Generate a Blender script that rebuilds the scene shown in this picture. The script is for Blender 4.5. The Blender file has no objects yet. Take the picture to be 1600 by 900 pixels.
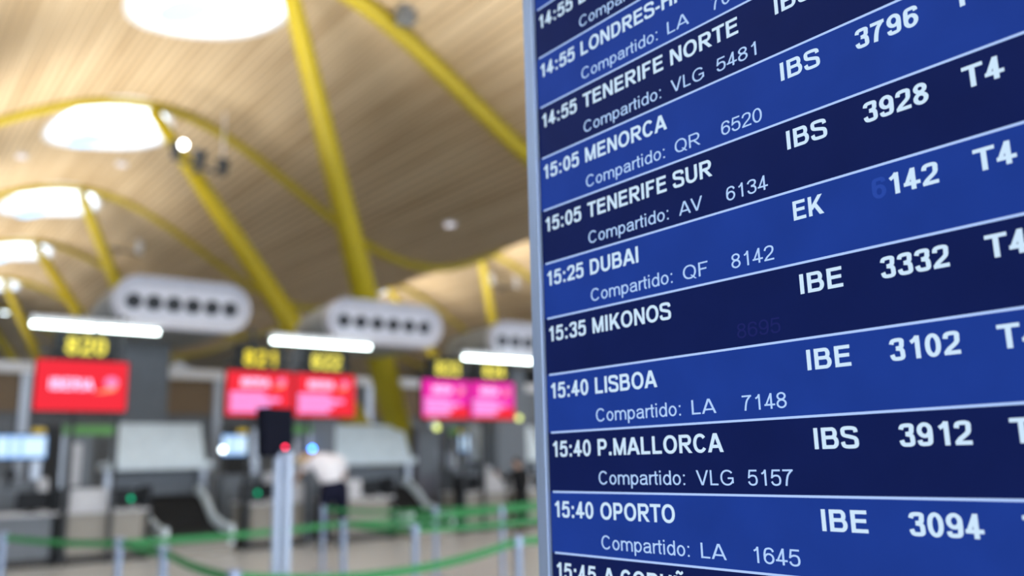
import bpy, bmesh, math, random
from mathutils import Vector, Matrix
random.seed(7)
scene = bpy.context.scene
COL = scene.collection
PI = math.pi
R = math.radians

# ------------------------------------------------------------------ camera, sky, exposure
GRID = R(38)                                    # the hall's grid (u along the desks, v into the hall)
def W(u, v, z=0.0):
    c, s = math.cos(GRID), math.sin(GRID)
    return Vector((u * c - v * s, u * s + v * c, z))

CAM_H = 1.55
cam = bpy.data.cameras.new('camera')
cam.sensor_width = 36.0
cam.lens = 1343.1 / 1600 * 36.0
cam.clip_start = 0.02
cam.clip_end = 400
cam.dof.use_dof = True
cam.dof.focus_distance = 0.87
cam.dof.aperture_fstop = 2.45
cam.dof.aperture_blades = 0
camo = bpy.data.objects.new('camera', cam)
COL.objects.link(camo)
camo.location = (0, 0, CAM_H)
_p, _r = R(11.42), R(-1.392)
camo.rotation_mode = 'XYZ'
_R0, _U0 = Vector((1, 0, 0)), Vector((0, -math.sin(_p), math.cos(_p)))
_F = Vector((0, math.cos(_p), math.sin(_p)))
_Rt = math.cos(_r) * _R0 + math.sin(_r) * _U0
_Up = -math.sin(_r) * _R0 + math.cos(_r) * _U0
camo.matrix_world = Matrix(((_Rt.x, _Up.x, -_F.x, 0), (_Rt.y, _Up.y, -_F.y, 0), (_Rt.z, _Up.z, -_F.z, CAM_H), (0, 0, 0, 1)))
scene.camera = camo

world = bpy.data.worlds.new('sky')
scene.world = world
world.use_nodes = True
bg = world.node_tree.nodes['Background']
bg.inputs['Color'].default_value = (0.80, 0.90, 1.0, 1)
bg.inputs['Strength'].default_value = 5.2

scene.view_settings.view_transform = 'Standard'
scene.view_settings.look = 'None'
scene.view_settings.gamma = 1.0
scene.view_settings.exposure = 0.0
scene.view_settings.use_curve_mapping = False
scene.cycles.use_denoising = True
scene.cycles.max_bounces = 6
scene.cycles.sample_clamp_indirect = 4.0

# ------------------------------------------------------------------ materials
def mat(name, col, rough=0.6, metal=0.0, var=0.06, scale=6.0, emit=None, strength=0.0, bump=0.0, stretch=(1, 1, 1)):
    m = bpy.data.materials.new(name)
    m.use_nodes = True
    nt = m.node_tree
    b = nt.nodes['Principled BSDF']
    b.inputs['Roughness'].default_value = rough
    b.inputs['Metallic'].default_value = metal
    if max(col) < 0.09: b.inputs['Specular IOR Level'].default_value = 0.12
    elif max(col) < 0.25: b.inputs['Specular IOR Level'].default_value = 0.25
    tc = nt.nodes.new('ShaderNodeTexCoord')
    mp = nt.nodes.new('ShaderNodeMapping')
    mp.inputs['Scale'].default_value = stretch
    nz = nt.nodes.new('ShaderNodeTexNoise')
    nz.inputs['Scale'].default_value = scale
    nz.inputs['Detail'].default_value = 4
    nt.links.new(tc.outputs['Object'], mp.inputs[0])
    nt.links.new(mp.outputs[0], nz.inputs['Vector'])
    rp = nt.nodes.new('ShaderNodeValToRGB')
    rp.color_ramp.elements[0].position = 0.3
    rp.color_ramp.elements[1].position = 0.7
    rp.color_ramp.elements[0].color = (*[c * (1 - var) for c in col], 1)
    rp.color_ramp.elements[1].color = (*[min(1, c * (1 + var)) for c in col], 1)
    nt.links.new(nz.outputs['Fac'], rp.inputs[0])
    nt.links.new(rp.outputs[0], b.inputs['Base Color'])
    if bump:
        bp = nt.nodes.new('ShaderNodeBump')
        bp.inputs['Strength'].default_value = bump
        nt.links.new(nz.outputs['Fac'], bp.inputs['Height'])
        nt.links.new(bp.outputs[0], b.inputs['Normal'])
    if emit is not None:
        b.inputs['Emission Color'].default_value = (*emit, 1)
        b.inputs['Emission Strength'].default_value = strength
    return m

def s2l(r, g, b):
    f = lambda c: (c / 255 / 12.92) if c / 255 <= 0.04045 else ((c / 255 + 0.055) / 1.055) ** 2.4
    return (f(r), f(g), f(b))

def glow(name, rgb, strength=1.0):
    m = bpy.data.materials.new(name)
    m.use_nodes = True
    nt = m.node_tree
    nt.nodes.clear()
    e = nt.nodes.new('ShaderNodeEmission')
    e.inputs[0].default_value = (*s2l(*rgb), 1)
    e.inputs[1].default_value = strength
    o = nt.nodes.new('ShaderNodeOutputMaterial')
    nt.links.new(e.outputs[0], o.inputs[0])
    return m

def lcd(name, rgb, mottling=0.10):
    """a lit display colour with the panel's fine uneven grain"""
    m = bpy.data.materials.new(name)
    m.use_nodes = True
    nt = m.node_tree
    b = nt.nodes['Principled BSDF']
    b.inputs['Base Color'].default_value = (0.002, 0.002, 0.003, 1)
    b.inputs['Roughness'].default_value = 0.35
    b.inputs['Specular IOR Level'].default_value = 0.04
    tc = nt.nodes.new('ShaderNodeTexCoord')
    nz = nt.nodes.new('ShaderNodeTexNoise')
    nz.inputs['Scale'].default_value = 14
    nz.inputs['Detail'].default_value = 6
    wv = nt.nodes.new('ShaderNodeTexNoise')
    wv.inputs['Scale'].default_value = 900
    ad = nt.nodes.new('ShaderNodeMath')
    ad.operation = 'MULTIPLY_ADD'
    ad.inputs[1].default_value = 0.35
    nt.links.new(tc.outputs['Object'], nz.inputs['Vector'])
    nt.links.new(tc.outputs['Object'], wv.inputs['Vector'])
    nt.links.new(wv.outputs['Fac'], ad.inputs[0])
    nt.links.new(nz.outputs['Fac'], ad.inputs[2])
    rp = nt.nodes.new('ShaderNodeValToRGB')
    c = s2l(*rgb)
    rp.color_ramp.elements[0].position = 0.4
    rp.color_ramp.elements[1].position = 0.95
    rp.color_ramp.elements[0].color = (*[x * (1 - mottling) for x in c], 1)
    rp.color_ramp.elements[1].color = (*[x * (1 + mottling) for x in c], 1)
    nt.links.new(ad.outputs[0], rp.inputs[0])
    nt.links.new(rp.outputs[0], b.inputs['Emission Color'])
    b.inputs['Emission Strength'].default_value = 1.0
    return m

def slat_ceiling():
    m = bpy.data.materials.new('bamboo_slats')
    m.use_nodes = True
    nt = m.node_tree
    b = nt.nodes['Principled BSDF']
    b.inputs['Roughness'].default_value = 0.55
    tc = nt.nodes.new('ShaderNodeTexCoord')
    sep = nt.nodes.new('ShaderNodeSeparateXYZ')
    nt.links.new(tc.outputs['Object'], sep.inputs[0])
    fr = nt.nodes.new('ShaderNodeMath'); fr.operation = 'PINGPONG'; fr.inputs[1].default_value = 0.10
    nt.links.new(sep.outputs['X'], fr.inputs[0])
    gap = nt.nodes.new('ShaderNodeValToRGB')
    gap.color_ramp.elements[0].position = 0.010
    gap.color_ramp.elements[0].color = (0.34, 0.34, 0.34, 1)
    gap.color_ramp.elements[1].position = 0.03
    gap.color_ramp.elements[1].color = (1, 1, 1, 1)
    nt.links.new(fr.outputs[0], gap.inputs[0])
    mp = nt.nodes.new('ShaderNodeMapping')
    mp.inputs['Scale'].default_value = (3.4, 0.10, 0.10)
    nz = nt.nodes.new('ShaderNodeTexNoise'); nz.inputs['Scale'].default_value = 1.3; nz.inputs['Detail'].default_value = 5
    nt.links.new(tc.outputs['Object'], mp.inputs[0])
    nt.links.new(mp.outputs[0], nz.inputs['Vector'])
    rp = nt.nodes.new('ShaderNodeValToRGB')
    rp.color_ramp.elements[0].position = 0.32
    rp.color_ramp.elements[1].position = 0.68
    rp.color_ramp.elements[0].color = (0.44, 0.325, 0.200, 1)
    rp.color_ramp.elements[1].color = (0.63, 0.505, 0.350, 1)
    nt.links.new(nz.outputs['Fac'], rp.inputs[0])
    mx = nt.nodes.new('ShaderNodeMix'); mx.data_type = 'RGBA'; mx.blend_type = 'MULTIPLY'
    mx.inputs['Factor'].default_value = 1.0
    nt.links.new(rp.outputs[0], mx.inputs['A'])
    nt.links.new(gap.outputs[0], mx.inputs['B'])
    nt.links.new(mx.outputs['Result'], b.inputs['Base Color'])
    return m

def translucent(name, col):
    m = bpy.data.materials.new(name)
    m.use_nodes = True
    nt = m.node_tree
    nt.nodes.clear()
    t = nt.nodes.new('ShaderNodeBsdfTranslucent'); t.inputs[0].default_value = (*col, 1)
    d = nt.nodes.new('ShaderNodeBsdfDiffuse'); d.inputs[0].default_value = (*col, 1)
    x = nt.nodes.new('ShaderNodeMixShader'); x.inputs[0].default_value = 0.72
    o = nt.nodes.new('ShaderNodeOutputMaterial')
    nt.links.new(d.outputs[0], x.inputs[1]); nt.links.new(t.outputs[0], x.inputs[2]); nt.links.new(x.outputs[0], o.inputs[0])
    return m

def glass_mat():
    m = bpy.data.materials.new('skylight_glass')
    m.use_nodes = True
    nt = m.node_tree
    nt.nodes.clear()
    t = nt.nodes.new('ShaderNodeBsdfTransparent'); t.inputs[0].default_value = (0.95, 0.98, 1, 1)
    g = nt.nodes.new('ShaderNodeBsdfGlossy'); g.inputs['Roughness'].default_value = 0.05
    x = nt.nodes.new('ShaderNodeMixShader'); x.inputs[0].default_value = 0.06
    o = nt.nodes.new('ShaderNodeOutputMaterial')
    nt.links.new(t.outputs[0], x.inputs[1]); nt.links.new(g.outputs[0], x.inputs[2]); nt.links.new(x.outputs[0], o.inputs[0])
    return m

M = dict(
    slats=slat_ceiling(), glass=glass_mat(),
    floor=mat('polished_terrazzo', (0.60, 0.60, 0.59), 0.28, 0, 0.10, 22),
    yellow=mat('yellow_steel', (0.42, 0.335, 0.006), 0.45, 0, 0.04, 3),
    white=mat('white_enamel', (0.72, 0.73, 0.78), 0.45),
    shaft=mat('white_skylight_lining', (0.80, 0.80, 0.84), 0.6),
    duct=mat('pale_grey_duct_paint', (0.56, 0.57, 0.66), 0.45),
    ductdark=mat('dark_nozzle', (0.045, 0.05, 0.06), 0.5),
    steel=mat('brushed_steel', (0.42, 0.45, 0.52), 0.38, 0.55, 0.08, 20, stretch=(8, 8, 0.4)),
    bluesteel=mat('blue_anodised_aluminium', (0.30, 0.36, 0.50), 0.35, 0.5, 0.08, 20, stretch=(8, 8, 0.4)),
    frame=mat('satin_aluminium', (0.40, 0.50, 0.72), 0.42, 0.35, 0.05, 30, stretch=(8, 8, 0.3)),
    grey=mat('grey_laminate', (0.15, 0.155, 0.16), 0.5),
    midgrey=mat('mid_grey_panel', (0.17, 0.185, 0.21), 0.55),
    darkgrey=mat('dark_grey_panel', (0.060, 0.064, 0.072), 0.5),
    black=mat('black_plastic', (0.012, 0.013, 0.016), 0.4),
    rubber=mat('black_rubber_belt', (0.018, 0.018, 0.019), 0.7, bump=0.2, scale=60),
    beige=mat('beige_laminate', (0.30, 0.27, 0.235), 0.5, 0, 0.05, 4, stretch=(1, 1, 6)),
    plinth=mat('dark_plinth', (0.07, 0.065, 0.065), 0.6),
    pale=mat('pale_panel', (0.70, 0.78, 0.84), 0.5),
    palewhite=mat('off_white_panel', (0.56, 0.55, 0.58), 0.5),
    green=mat('green_webbing', (0.035, 0.25, 0.075), 0.65, 0, 0.1, 200),
    greensign=mat('green_stripe', (0.13, 0.36, 0.10), 0.6),
    wall=mat('grey_wall_panel', (0.13, 0.14, 0.16), 0.6, 0, 0.12, 1.5),
    brown=mat('brown_wall_panel', (0.20, 0.14, 0.09), 0.6),
    winblue=mat('dark_blue_glazing', (0.05, 0.075, 0.11), 0.15),
    skin=mat('skin', (0.52, 0.30, 0.20), 0.55),
    shirt=mat('white_cotton', (0.88, 0.86, 0.92), 0.8, bump=0.3, scale=30),
    trousers=mat('navy_cotton', (0.010, 0.011, 0.028), 0.8),
    blackcloth=mat('black_cloth', (0.012, 0.012, 0.014), 0.85),
    blond=mat('blond_hair', (0.60, 0.47, 0.24), 0.6, 0, 0.25, 60),
    brownhair=mat('brown_hair', (0.05, 0.028, 0.02), 0.6, 0, 0.25, 60),
    shoe=mat('black_leather', (0.01, 0.01, 0.01), 0.35),
    lavender=mat('pale_lavender_belt', (0.42, 0.38, 0.46), 0.7),
    tube_light=glow('fluorescent_tube', (238, 255, 252), 12.0),
    digit=glow('yellow_digit', (255, 232, 70), 1.25),
    digit_pale=glow('bright_yellow_digit', (255, 240, 95), 1.35),
    signbox=mat('black_sign_housing', (0.018, 0.02, 0.022), 0.5),
    signred=glow('red_display', (252, 52, 68), 1.0),
    signmag=glow('magenta_display', (250, 50, 180), 1.0),
    signtext=glow('white_display_lettering', (250, 210, 255), 1.7),
    signpink=glow('pink_display_lettering', (252, 165, 240), 1.15),
    signpeach=glow('peach_display_mark', (255, 165, 125), 1.2),
    signviolet=glow('violet_display_mark', (255, 150, 210), 1.0),
    screenblue=glow('pale_blue_display', (150, 195, 255), 1.25),
    screenwhite=glow('white_display', (205, 232, 255), 1.35),
    beacon=glow('yellow_marker', (225, 195, 60), 0.8),
    lampwhite=glow('white_lamp', (235, 250, 255), 9.0),
    lampspot=glow('spotlight_lens', (255, 255, 250), 16.0),
    lampdim=glow('dim_downlight', (230, 225, 235), 1.5),
    lampgreen=glow('green_status_light', (0, 190, 135), 2.6),
    lampred=glow('red_status_light', (255, 50, 85), 9.0),
    lampblue=glow('blue_status_light', (60, 140, 255), 22.0),
    lamplime=glow('lime_status_light', (205, 215, 120), 3.0),
    # flight board
    row_light=lcd('board_blue_row', (28, 58, 145)),
    row_dark=lcd('board_navy_row', (15, 28, 82)),
    ghost=lcd('board_ghost_mark', (40, 72, 165)),
    ghost_dark=lcd('board_ghost_mark_navy', (27, 34, 96)),
    text=glow('board_lettering', (206, 232, 255), 1.0),
    textlight=glow('board_light_lettering', (178, 210, 255), 1.0),
    rule=glow('board_rule', (176, 205, 255), 1.0),
    blackbox=mat('dark_navy_housing', (0.006, 0.007, 0.016), 0.8),
    reflect=translucent('pale_blue_diffuser', (0.62, 0.80, 0.95)),
    polesteel=mat('pale_blue_steel', (0.46, 0.53, 0.68), 0.4, 0.25, 0.06, 20, stretch=(8, 8, 0.4)),
    ductshade=mat('shaded_duct_body', (0.26, 0.265, 0.26), 0.55),  # underside shade put into the colour, darker than the face paint
    violetgrey=mat('violet_grey_paint', (0.16, 0.155, 0.185), 0.6),
    bezel=mat('black_bezel', (0.006, 0.007, 0.012), 0.5),
)

# ------------------------------------------------------------------ mesh helper
class MB:
    def __init__(self):
        self.v, self.f, self.m, self.mats, self.cur = [], [], [], [], 0
    def use(self, m):
        if m not in self.mats: self.mats.append(m)
        self.cur = self.mats.index(m)
        return self
    def face(self, idx): self.f.append(idx); self.m.append(self.cur)
    def poly(self, pts):
        n = len(self.v); self.v += [tuple(p) for p in pts]; self.face(list(range(n, n + len(pts))))
    def box(self, x0, x1, y0, y1, z0, z1, bev=0.0, mtx=None):
        if bev > 0:
            bev = min(bev, 0.45 * min(x1 - x0, y1 - y0, z1 - z0))
            bm = bmesh.new(); bmesh.ops.create_cube(bm, size=1)
            for w in bm.verts: w.co = Vector(((x0 + x1) / 2 + w.co.x * (x1 - x0), (y0 + y1) / 2 + w.co.y * (y1 - y0), (z0 + z1) / 2 + w.co.z * (z1 - z0)))
            bmesh.ops.bevel(bm, geom=bm.edges[:], offset=bev, segments=2, affect='EDGES', profile=0.5)
            n = len(self.v)
            bm.verts.index_update()
            for w in bm.verts: self.v.append(tuple(mtx @ w.co if mtx else w.co))
            for q in bm.faces: self.face([n + w.index for w in q.verts])
            bm.free(); return self
        p = [(x, y, z) for z in (z0, z1) for y in (y0, y1) for x in (x0, x1)]
        n = len(self.v); self.v += [tuple(mtx @ Vector(q)) if mtx else q for q in p]
        for q in ((0, 2, 3, 1), (4, 5, 7, 6), (0, 1, 5, 4), (2, 6, 7, 3), (0, 4, 6, 2), (1, 3, 7, 5)): self.face([n + i for i in q])
        return self
    def rings(self, rings, cap=True, close=False):
        n0 = len(self.v); k = len(rings[0])
        for r in rings: self.v += [tuple(p) for p in r]
        m = len(rings)
        for i in range(m if close else m - 1):
            a, b = n0 + i * k, n0 + ((i + 1) % m) * k
            for j in range(k): self.face([a + j, a + (j + 1) % k, b + (j + 1) % k, b + j])
        if cap and not close:
            self.face([n0 + j for j in range(k)][::-1]); self.face([n0 + (m - 1) * k + j for j in range(k)])
        return self
    def tube(self, pts, r, seg=14, cap=True):
        pts = [Vector(p) for p in pts]
        rs = r if isinstance(r, (list, tuple)) else [r] * len(pts)
        rings = []
        for i, p in enumerate(pts):
            t = (pts[min(i + 1, len(pts) - 1)] - pts[max(i - 1, 0)]).normalized()
            up = Vector((0, 0, 1)) if abs(t.z) < 0.95 else Vector((1, 0, 0))
            a = t.cross(up).normalized(); b = t.cross(a).normalized()
            rings.append([p + rs[i] * (math.cos(2 * PI * j / seg) * a + math.sin(2 * PI * j / seg) * b) for j in range(seg)])
        return self.rings(rings, cap)
    def lathe(self, prof, seg=20, c=(0, 0, 0)):
        return self.rings([[(c[0] + r * math.cos(2 * PI * j / seg), c[1] + r * math.sin(2 * PI * j / seg), c[2] + z) for j in range(seg)] for r, z in prof])
    def ball(self, c, r, seg=14, nr=8):
        return self.lathe([(max(1e-4, r * math.sin(PI * i / nr)), -r * math.cos(PI * i / nr)) for i in range(nr + 1)], seg, c)
    def build(self, name, m=None, parent=None, smooth=False):
        me = bpy.data.meshes.new(name)
        me.from_pydata(self.v, [], self.f)
        if m is not None: me.materials.append(m)
        else:
            for q in self.mats: me.materials.append(q)
            me.polygons.foreach_set('material_index', self.m)
        if smooth:
            me.polygons.foreach_set('use_smooth', [True] * len(me.polygons))
            try: me.set_sharp_from_angle(angle=R(40))
            except Exception: pass
        me.update()
        o = bpy.data.objects.new(name, me); COL.objects.link(o)
        if parent is not None: o.parent = parent
        return o

def tag(o, label, cat, group=None):
    o['label'] = label; o['category'] = cat
    if group: o['group'] = group
    return o
def thing(name, label, cat, loc, rot=GRID, group=None):
    o = bpy.data.objects.new(name, None); COL.objects.link(o)
    o.location = loc; o.rotation_euler = (0, 0, rot)
    return tag(o, label, cat, group)
def grid_obj(o):
    o.rotation_euler = (0, 0, GRID); return o
def struct(o):
    o['kind'] = 'structure'; return o
def dup(root, loc, label, rot=None):
    r = root.copy(); COL.objects.link(r); r.location = loc
    if rot is not None: r.rotation_euler = (0, 0, rot)
    r['label'] = label
    for ch in list(root.children):
        c = ch.copy(); COL.objects.link(c); c.parent = r
        for g in list(ch.children):
            d = g.copy(); COL.objects.link(d); d.parent = c
    return r

# ------------------------------------------------------------------ lettering (drawn with strokes in the x-z plane)
def build_glyph(ch, bold):
    """polygons of one character, cap height 1; returns (polys, advance)"""
    ADVB = dict(A=722, B=722, C=722, D=722, E=667, F=611, G=778, H=722, I=278, K=722, L=611, M=833, N=722, O=778, P=667, Q=778, R=722, S=667, T=611, U=722, V=667)
    ADVR = dict(A=667, B=667, C=722, D=722, E=667, F=611, G=778, H=722, I=278, K=667, L=556, M=833, N=722, O=778, P=667, Q=778, R=722, S=667, T=611, U=722, V=667,
                o=556, m=833, p=556, a=556, r=333, t=278, i=222, d=556)
    ADVX = {' ': 278, ':': 333 if bold else 278, '.': 278, '-': 333}
    key = 'N' if ch == 'Ñ' else ch
    adv = (ADVX.get(key) or (556 if key.isdigit() else (ADVB if bold else ADVR).get(key, 600))) / 716.0
    ws, wh = (0.188, 0.160) if bold == 'time' else (0.208, 0.170) if bold else (0.128, 0.112)
    l, r = (0.09, adv - 0.075) if bold else (0.11, adv - 0.085)
    P = []
    def bar(x0, y0, x1, y1): P.append([(x0, y0), (x1, y0), (x1, y1), (x0, y1)])
    def dg(x0, y0, x1, y1, w): P.append([(x0 - w / 2, y0), (x0 + w / 2, y0), (x1 + w / 2, y1), (x1 - w / 2, y1)])
    def rib(pts, closed=False, a=None, b=None):
        a = ws if a is None else a; b = wh if b is None else b
        n = len(pts); L_, R_ = [], []
        for i in range(n):
            p0 = pts[(i - 1) % n] if closed or i > 0 else pts[i]
            p1 = pts[(i + 1) % n] if closed or i < n - 1 else pts[i]
            dx, dy = p1[0] - p0[0], p1[1] - p0[1]
            d = math.hypot(dx, dy) or 1
            nx, ny = -dy / d * a / 2, dx / d * b / 2
            L_.append((pts[i][0] + nx, pts[i][1] + ny)); R_.append((pts[i][0] - nx, pts[i][1] - ny))
        for i in range(n if closed else n - 1):
            j = (i + 1) % n
            P.append([L_[i], R_[i], R_[j], L_[j]])
    def el(cx, cy, rx, ry, a0, a1, n=18, pw=1.0):
        out = []
        for i in range(n + 1):
            t = R(a0 + (a1 - a0) * i / n); c, s = math.cos(t), math.sin(t)
            out.append((cx + rx * math.copysign(abs(c) ** pw, c), cy + ry * math.copysign(abs(s) ** pw, s)))
        return out
    def spline(cp, k=7):
        out = []; q = [cp[0]] + list(cp) + [cp[-1]]
        for i in range(1, len(q) - 2):
            for j in range(k):
                t = j / k; o = []
                for d in (0, 1):
                    p0, p1, p2, p3 = q[i - 1][d], q[i][d], q[i + 1][d], q[i + 2][d]
                    o.append(0.5 * (2 * p1 + (p2 - p0) * t + (2 * p0 - 5 * p1 + 4 * p2 - p3) * t * t + (3 * p1 - p0 - 3 * p2 + p3) * t ** 3))
                out.append(tuple(o))
        return out + [cp[-1]]
    cx = (l + r) / 2
    def ring(x0, x1, y0, y1, a0=0, a1=360, pw=0.93):
        return el((x0 + x1) / 2, (y0 + y1) / 2, (x1 - x0 - ws) / 2, (y1 - y0 - wh) / 2, a0, a1, 30, pw)
    bh = wh / 2
    if ch == 'I': bar(l, 0, l + ws, 1)
    elif ch == 'L': bar(l, 0, l + ws, 1); bar(l, 0, r, wh)
    elif ch == 'E': bar(l, 0, l + ws, 1); bar(l, 0, r, wh); bar(l, 1 - wh, r - 0.02, 1); bar(l, 0.53 - bh, r - 0.06, 0.53 + bh)
    elif ch == 'F': bar(l, 0, l + ws, 1); bar(l, 1 - wh, r, 1); bar(l, 0.51 - bh, r - 0.1, 0.51 + bh)
    elif ch == 'H': bar(l, 0, l + ws, 1); bar(r - ws, 0, r, 1); bar(l, 0.53 - bh, r, 0.53 + bh)
    elif ch == 'T': bar(l - 0.06, 1 - wh, r + 0.06, 1); bar(adv / 2 - ws / 2, 0, adv / 2 + ws / 2, 1)
    elif ch == 'D': bar(l, 0, l + ws, 1); c = cx - 0.02; rib([(l, 1 - bh)] + el(c, 0.5, r - ws / 2 - c, 0.5 - bh, 90, -90, 20, 0.9) + [(l, bh)])
    elif ch in 'PR':
        bar(l, 0, l + ws, 1); md = 0.40 if ch == 'P' else 0.44; c = r - 0.30; y0 = md + bh * 0.6; y1 = 1 - bh
        rib([(l, y1)] + el(c, (y0 + y1) / 2, r - ws / 2 - c, (y1 - y0) / 2, 90, -90, 16) + [(l, y0)])
        if ch == 'R': dg(r - ws * 0.55 + 0.04, 0, cx - 0.02, md, ws * 1.15)
    elif ch == 'B':
        bar(l, 0, l + ws, 1)
        c = r - 0.28; rib([(l, 1 - bh)] + el(c - 0.02, (1 - bh + 0.53) / 2, r - 0.04 - ws / 2 - c, (1 - bh - 0.53) / 2, 90, -90, 14) + [(l, 0.53)])
        rib([(l, 0.53)] + el(c, (0.53 + bh) / 2, r - ws / 2 - c, (0.53 - bh) / 2, 90, -90, 14) + [(l, bh)])
    elif ch in 'OQ':
        rib(ring(l - 0.03, r + 0.02, -0.015, 1.015)[:-1], True)
        if ch == 'Q': dg(r - 0.02, -0.06, cx + 0.10, 0.26, ws * 0.95)
    elif ch in 'CG':
        rib(ring(l - 0.03, r + 0.03, -0.015, 1.015, 38, 325 if ch == 'C' else 335))
        if ch == 'G': bar(cx + 0.04, 0.52 - wh, r, 0.52); bar(r - ws * 0.9, 0.14, r, 0.50)
    elif ch == 'S':
        k = ws / 2 - 0.03
        rib(spline([(r - k, 0.72), (r - 0.12, 0.88), (cx, 1 - bh + 0.015), (l + 0.10, 0.90), (l + k - 0.01, 0.735), (l + 0.12, 0.605), (cx, 0.53), (r - 0.12, 0.44), (r - k + 0.01, 0.275), (r - 0.11, 0.10), (cx, bh - 0.015), (l + 0.11, 0.11), (l + k - 0.04, 0.30)]), a=ws * 0.97)
    elif ch == 'U': rib([(l + ws / 2, 1)] + el(cx, 0.36, (r - l - ws) / 2, 0.36 - bh + 0.015, 180, 360, 20, 0.95) + [(r - ws / 2, 1)])
    elif ch == 'V': w = ws * 1.1; x0, x1 = 0.01 + w / 2, adv - 0.01 - w / 2; dg(adv / 2 - 0.005, 0, x0, 1, w); dg(adv / 2 + 0.005, 0, x1, 1, w)
    elif ch == 'A':
        w = ws * 1.1; x0, x1 = 0.0 + w / 2, adv - w / 2; dg(x0, 0, adv / 2 - 0.01, 1, w); dg(x1, 0, adv / 2 + 0.01, 1, w); bar(adv * 0.24, 0.22, adv * 0.76, 0.22 + wh)
    elif ch == 'M':
        s = ws * 0.93; bar(l, 0, l + s, 1); bar(r - s, 0, r, 1); dg(cx, 0, l + s * 0.55, 1, s * 1.02); dg(cx, 0, r - s * 0.55, 1, s * 1.02)
    elif ch in 'NÑ':
        s = ws * 0.95; bar(l, 0, l + s, 1); bar(r - s, 0, r, 1); dg(r - s * 0.55, 0, l + s * 0.55, 1, s * 1.12)
        if ch == 'Ñ': rib(spline([(cx - 0.24, 1.10), (cx - 0.11, 1.22), (cx + 0.08, 1.13), (cx + 0.23, 1.24)]), a=wh * 0.8, b=wh * 0.8)
    elif ch == 'K': bar(l, 0, l + ws, 1); w = ws * 1.25; dg(l + ws * 0.6, 0.30, r - w * 0.45, 1, w); dg(r - w * 0.42 + 0.03, 0, l + ws + 0.15, 0.60, w)
    elif ch == '-': bar(0.06, 0.26, adv - 0.05, 0.26 + wh)
    elif ch == '.': bar(l, 0, l + ws, ws * 0.98)
    elif ch == ':': x = adv / 2; bar(x - ws / 2, 0, x + ws / 2, ws * 0.98); bar(x - ws / 2, 0.72 - ws * 0.98, x + ws / 2, 0.72)
    elif ch.isdigit():
        l, r = 0.055, adv - 0.055; cx = (l + r) / 2
        if ch == '0': rib(ring(l, r, -0.015, 1.01)[:-1], True)
        elif ch == '1': x = cx + 0.02; bar(x, 0, x + ws, 1); rib([(x + ws * 0.5, 0.97), (x - 0.02, 0.83), (x - 0.18, 0.735)], a=wh, b=wh * 1.05)
        elif ch == '2': rib(spline([(l + ws * 0.45, 0.70), (l + 0.14, 0.87), (cx, 1 - bh), (r - 0.12, 0.88), (r - ws / 2, 0.71), (r - 0.15, 0.50), (l + 0.20, 0.24), (l + 0.07, 0.06)])); bar(l, 0, r, wh)
        elif ch == '3':
            rib(spline([(l + ws * 0.45, 0.74), (l + 0.15, 0.88), (cx, 1 - bh), (r - 0.13, 0.89), (r - ws * 0.58, 0.75), (r - 0.16, 0.59), (cx - 0.05, 0.54)]))
            rib(spline([(cx - 0.05, 0.53), (r - 0.15, 0.47), (r - ws / 2, 0.29), (r - 0.13, 0.11), (cx, bh - 0.01), (l + 0.15, 0.11), (l + ws * 0.42, 0.28)]))
        elif ch == '4': bar(r - 0.17 - ws, 0, r - 0.17, 1); bar(l - 0.03, 0.21, r + 0.02, 0.21 + wh); dg(l + 0.07, 0.24, r - 0.17 - ws * 0.45, 1, ws * 0.95)
        elif ch == '5':
            bar(l + 0.10, 1 - wh, r - 0.04, 1); dg(l + ws / 2 - 0.0, 0.46, l + ws / 2 + 0.08, 1, ws * 0.88)
            rib(spline([(l + 0.06, 0.50), (l + 0.17, 0.59), (cx + 0.02, 0.645 - bh * 0.3), (r - 0.13, 0.56), (r - ws / 2, 0.335), (r - 0.13, 0.12), (cx, bh - 0.01), (l + 0.15, 0.10), (l + ws * 0.42, 0.26)]))
        elif ch in '69':
            n0 = len(P)
            rib(el(cx, 0.325, (r - l - ws) / 2, 0.325 - bh + 0.01, 0, 360, 24)[:-1], True)
            rib(spline([(r - ws * 0.45, 0.745), (r - 0.14, 0.89), (cx + 0.02, 1 - bh), (l + 0.15, 0.87), (l + ws / 2 + 0.005, 0.62), (l + ws / 2, 0.35)]))
            if ch == '9': P[n0:] = [[(adv - x, 1 - y) for x, y in q] for q in P[n0:]]
        elif ch == '7': bar(l, 1 - wh, r, 1); rib(spline([(r - 0.09, 0.93), (cx + 0.02, 0.66), (cx - 0.08, 0.34), (cx - 0.13, 0.0)]))
        elif ch == '8':
            rib(el(cx, 0.755, (r - l - ws) / 2 - 0.03, 0.245 - bh + 0.01, 0, 360, 22)[:-1], True)
            rib(el(cx, 0.285, (r - l - ws) / 2, 0.285 - bh + 0.01, 0, 360, 22)[:-1], True)
    else:
        xh = 0.725; l, r = 0.075, adv - 0.06; cx = (l + r) / 2
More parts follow.
